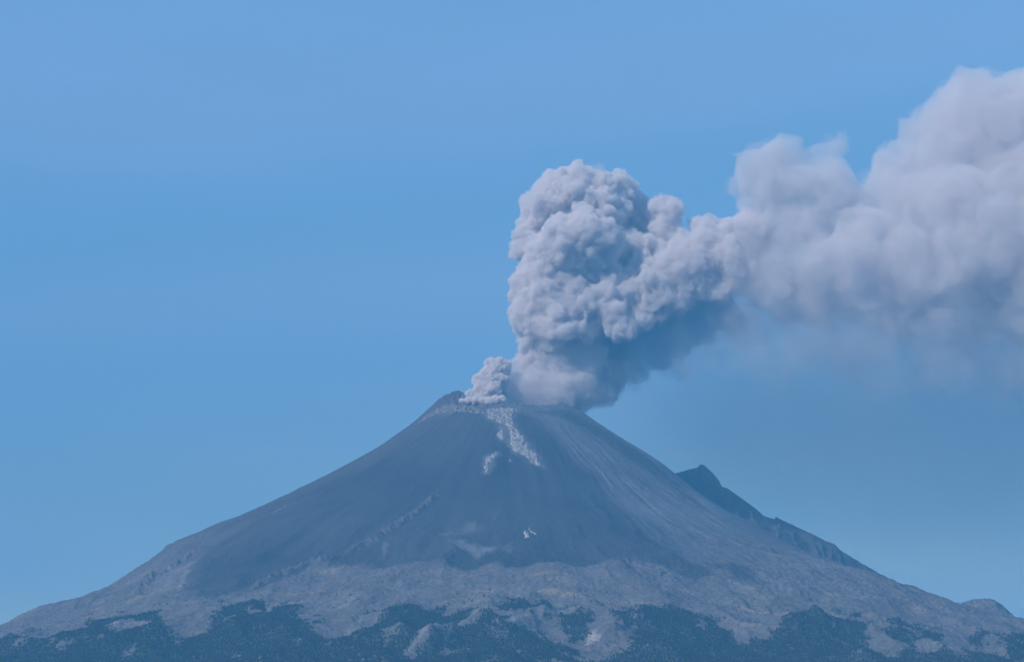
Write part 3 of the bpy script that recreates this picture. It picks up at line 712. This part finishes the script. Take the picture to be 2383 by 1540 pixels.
def ash_material(name, density, albedo, aniso=0.0, noise=None, zfade=None, ball=False, skin=0.0):
    m = bpy.data.materials.new(name); m.use_nodes = True
    n, l = m.node_tree.nodes, m.node_tree.links
    n.clear()
    out = n.new('ShaderNodeOutputMaterial')
    v = n.new('ShaderNodeVolumePrincipled')
    v.inputs['Color'].default_value = (*albedo, 1)
    v.inputs['Density'].default_value = density
    v.inputs['Anisotropy'].default_value = aniso
    l.new(v.outputs[0], out.inputs['Volume'])
    if skin:      # faint diffuse surface added to give the pure volume an object mask
        tr = n.new('ShaderNodeBsdfTransparent'); df = n.new('ShaderNodeBsdfDiffuse'); df.inputs['Color'].default_value = (*albedo, 1)
        mx = n.new('ShaderNodeMixShader'); mx.inputs[0].default_value = skin
        l.new(tr.outputs[0], mx.inputs[1]); l.new(df.outputs[0], mx.inputs[2]); l.new(mx.outputs[0], out.inputs['Surface'])
    if noise:
        t = n.new('ShaderNodeTexCoord'); nz = n.new('ShaderNodeTexNoise')
        nz.inputs['Scale'].default_value = 1.0 / noise[0]; nz.inputs['Detail'].default_value = noise[1]; nz.inputs['Roughness'].default_value = 0.55
        mr = n.new('ShaderNodeMapRange'); mr.inputs['From Min'].default_value = noise[2]; mr.inputs['From Max'].default_value = noise[3]
        mr.inputs['To Max'].default_value = density
        l.new(t.outputs['Object'], nz.inputs['Vector']); l.new(nz.outputs['Fac'], mr.inputs['Value']); l.new(mr.outputs[0], v.inputs['Density'])
        if zfade:
            sx = n.new('ShaderNodeSeparateXYZ'); zr = n.new('ShaderNodeMapRange'); zr.interpolation_type = 'SMOOTHSTEP'
            zr.inputs['From Min'].default_value = zfade[0]; zr.inputs['From Max'].default_value = zfade[1]; zr.inputs['To Min'].default_value = zfade[2]
            mm = n.new('ShaderNodeMath'); mm.operation = 'MULTIPLY'
            l.new(t.outputs['Object'], sx.inputs[0]); l.new(sx.outputs['Z'], zr.inputs['Value'])
            l.new(mr.outputs[0], mm.inputs[0]); l.new(zr.outputs[0], mm.inputs[1]); l.new(mm.outputs[0], v.inputs['Density'])
        m.cycles.volume_step_rate = noise[4]
    if ball:
        t = n.new('ShaderNodeTexCoord'); g = n.new('ShaderNodeTexGradient'); g.gradient_type = 'SPHERICAL'
        mr = n.new('ShaderNodeMapRange'); mr.interpolation_type = 'SMOOTHSTEP'; mr.inputs['To Max'].default_value = density
        l.new(t.outputs['Object'], g.inputs['Vector']); l.new(g.outputs['Fac'], mr.inputs['Value']); l.new(mr.outputs[0], v.inputs['Density'])
    return m

ALB = (0.915, 0.872, 0.866)
def fringe(parent, name, sp, seed, grow, voxel, dens, layers, warp_=()):
    o = cloud_mesh(name, sp, seed, [(20, (0.3, 0.5), 0.4)], voxel, ash_material(name + '_ash', dens, ALB), 6, grow=grow, layers=layers, warp_=warp_)
    o.parent = parent
WARP = ((210, 30), (95, 13), (45, 6))
puff = cloud_mesh('ash_puff', PUFF, 1, [(34, (0.28, 0.55), 0.45), (14, (0.3, 0.5), 0.5)], 3.5, ash_material('dense_ash', 0.10, ALB, skin=0.03), 2, layers=((34, 8), (16, 5), (9, 2)), warp_=((60, 6),))
tag(puff, 'small crisp cauliflower puff of pale ash over the left side of the crater', 'ash puff')
column = cloud_mesh('ash_column', COLUMN, 2, [(18, (0.32, 0.7), 0.5), (12, (0.28, 0.6), 0.5)], 5.5, ash_material('column_ash', 0.034, ALB, skin=0.02), 5, layers=((160, 34), (76, 21), (38, 9), (19, 4)), warp_=((230, 30), (100, 9)))
tag(column, 'tall billowing column of grey ash rising from the crater', 'ash column')
fringe(column, 'ash_fringe', COLUMN, 12, 9, 8.0, 0.004, ((90, 26), (40, 16), (20, 9)), WARP)
cb = cloud_mesh('column_base', COLBASE, 3, [(30, (0.25, 0.5), 0.45), (10, (0.3, 0.5), 0.5)], 7.0, ash_material('soft_ash', 0.013, ALB, skin=0.01), 6, layers=((120, 24), (60, 16), (28, 8)), warp_=WARP)
cb.parent = column
fringe(column, 'ash_fringe', COLBASE, 13, 14, 10.0, 0.004, ((110, 30), (50, 18)), WARP)
arm = cloud_mesh('column_arm', ARM, 4, [(28, (0.25, 0.55), 0.5), (10, (0.3, 0.55), 0.5)], 7.0, ash_material('arm_ash', 0.022, ALB, skin=0.01), 5, layers=((150, 32), (66, 19), (34, 10)), warp_=WARP)
arm.parent = column
fringe(column, 'ash_fringe', ARM, 14, 12, 10.0, 0.0028, ((90, 28), (40, 16)), WARP)
WARP2 = ((420, 65), (190, 34), (90, 16))
drift = cloud_mesh('ash_cloud', DRIFT, 5, [(24, (0.3, 0.55), 0.5)], 13.0, ash_material('drift_ash', 0.0058, ALB, skin=0.006), 8, layers=((300, 50), (150, 34), (70, 16)), warp_=WARP2)
tag(drift, 'wide soft lavender-grey ash cloud drifting away on the wind', 'ash cloud')
halo = cloud_mesh('ash_halo', DRIFT + VEIL, 15, [(18, (0.3, 0.5), 0.4)], 24.0, ash_material('halo_ash', 0.0036, ALB, noise=(330, 4.0, 0.38, 0.70, 0.07), zfade=(2900, 3800, 0.40)), 8, grow=30, layers=((300, 60), (130, 36), (60, 16)), warp_=WARP2)
halo.parent = drift
shade = cloud_mesh('ash_veil', SHADE, 7, [(24, (0.3, 0.5), 0.4)], 14.0, ash_material('shade_ash', 0.007, (0.52, 0.60, 0.70)), 8, layers=((240, 40), (110, 26), (50, 14)), warp_=WARP)  # ash below the plume, its shade put into a darker albedo
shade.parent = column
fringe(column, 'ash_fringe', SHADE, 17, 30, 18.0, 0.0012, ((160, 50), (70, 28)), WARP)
veil = cloud_mesh('ash_veil', VEIL, 6, [(20, (0.3, 0.5), 0.3)], 25.0, ash_material('veil_ash', 0.0030, (0.76, 0.77, 0.80), noise=(380, 4.0, 0.34, 0.72, 0.08), zfade=(2950, 3750, 0.15)), 12, layers=((300, 60), (140, 40)), warp_=WARP2)
veil.parent = drift

def fallout(x, y, z, rx, ry, rz, dens):
    v0, f0 = ICO2
    o = link('ash_fallout', make_mesh('ash_fallout', v0 * 1.0, f0, ash_material('fallout_ash', dens, (0.58, 0.62, 0.64), ball=True)))
    o.location = (x, y, z); o.scale = (rx, ry, rz); o.parent = drift
fallout(3300, 900, 3000, 3200, 1500, 1600, 0.0006)
fallout(1700, 900, 2950, 1900, 900, 900, 0.00035)

# ------------------------------------------------------------------ haze
def box(name, lo, hi, mat):
    import itertools
    v = np.array(list(itertools.product((lo[0], hi[0]), (lo[1], hi[1]), (lo[2], hi[2]))), float)
    f = np.array([[0, 1, 3, 2], [4, 6, 7, 5], [0, 4, 5, 1], [2, 3, 7, 6], [0, 2, 6, 4], [1, 5, 7, 3]])
    return link(name, make_mesh(name, v, f, mat, smooth=False))
hz = ash_material('haze_air', 3.2e-5, (0.105, 0.45, 0.83))
tag(box('haze', (-26000, -26000, -1.0), (26000, 26000, 7500), hz), 'blue haze filling the air in front of the volcano', 'haze', kind='stuff')
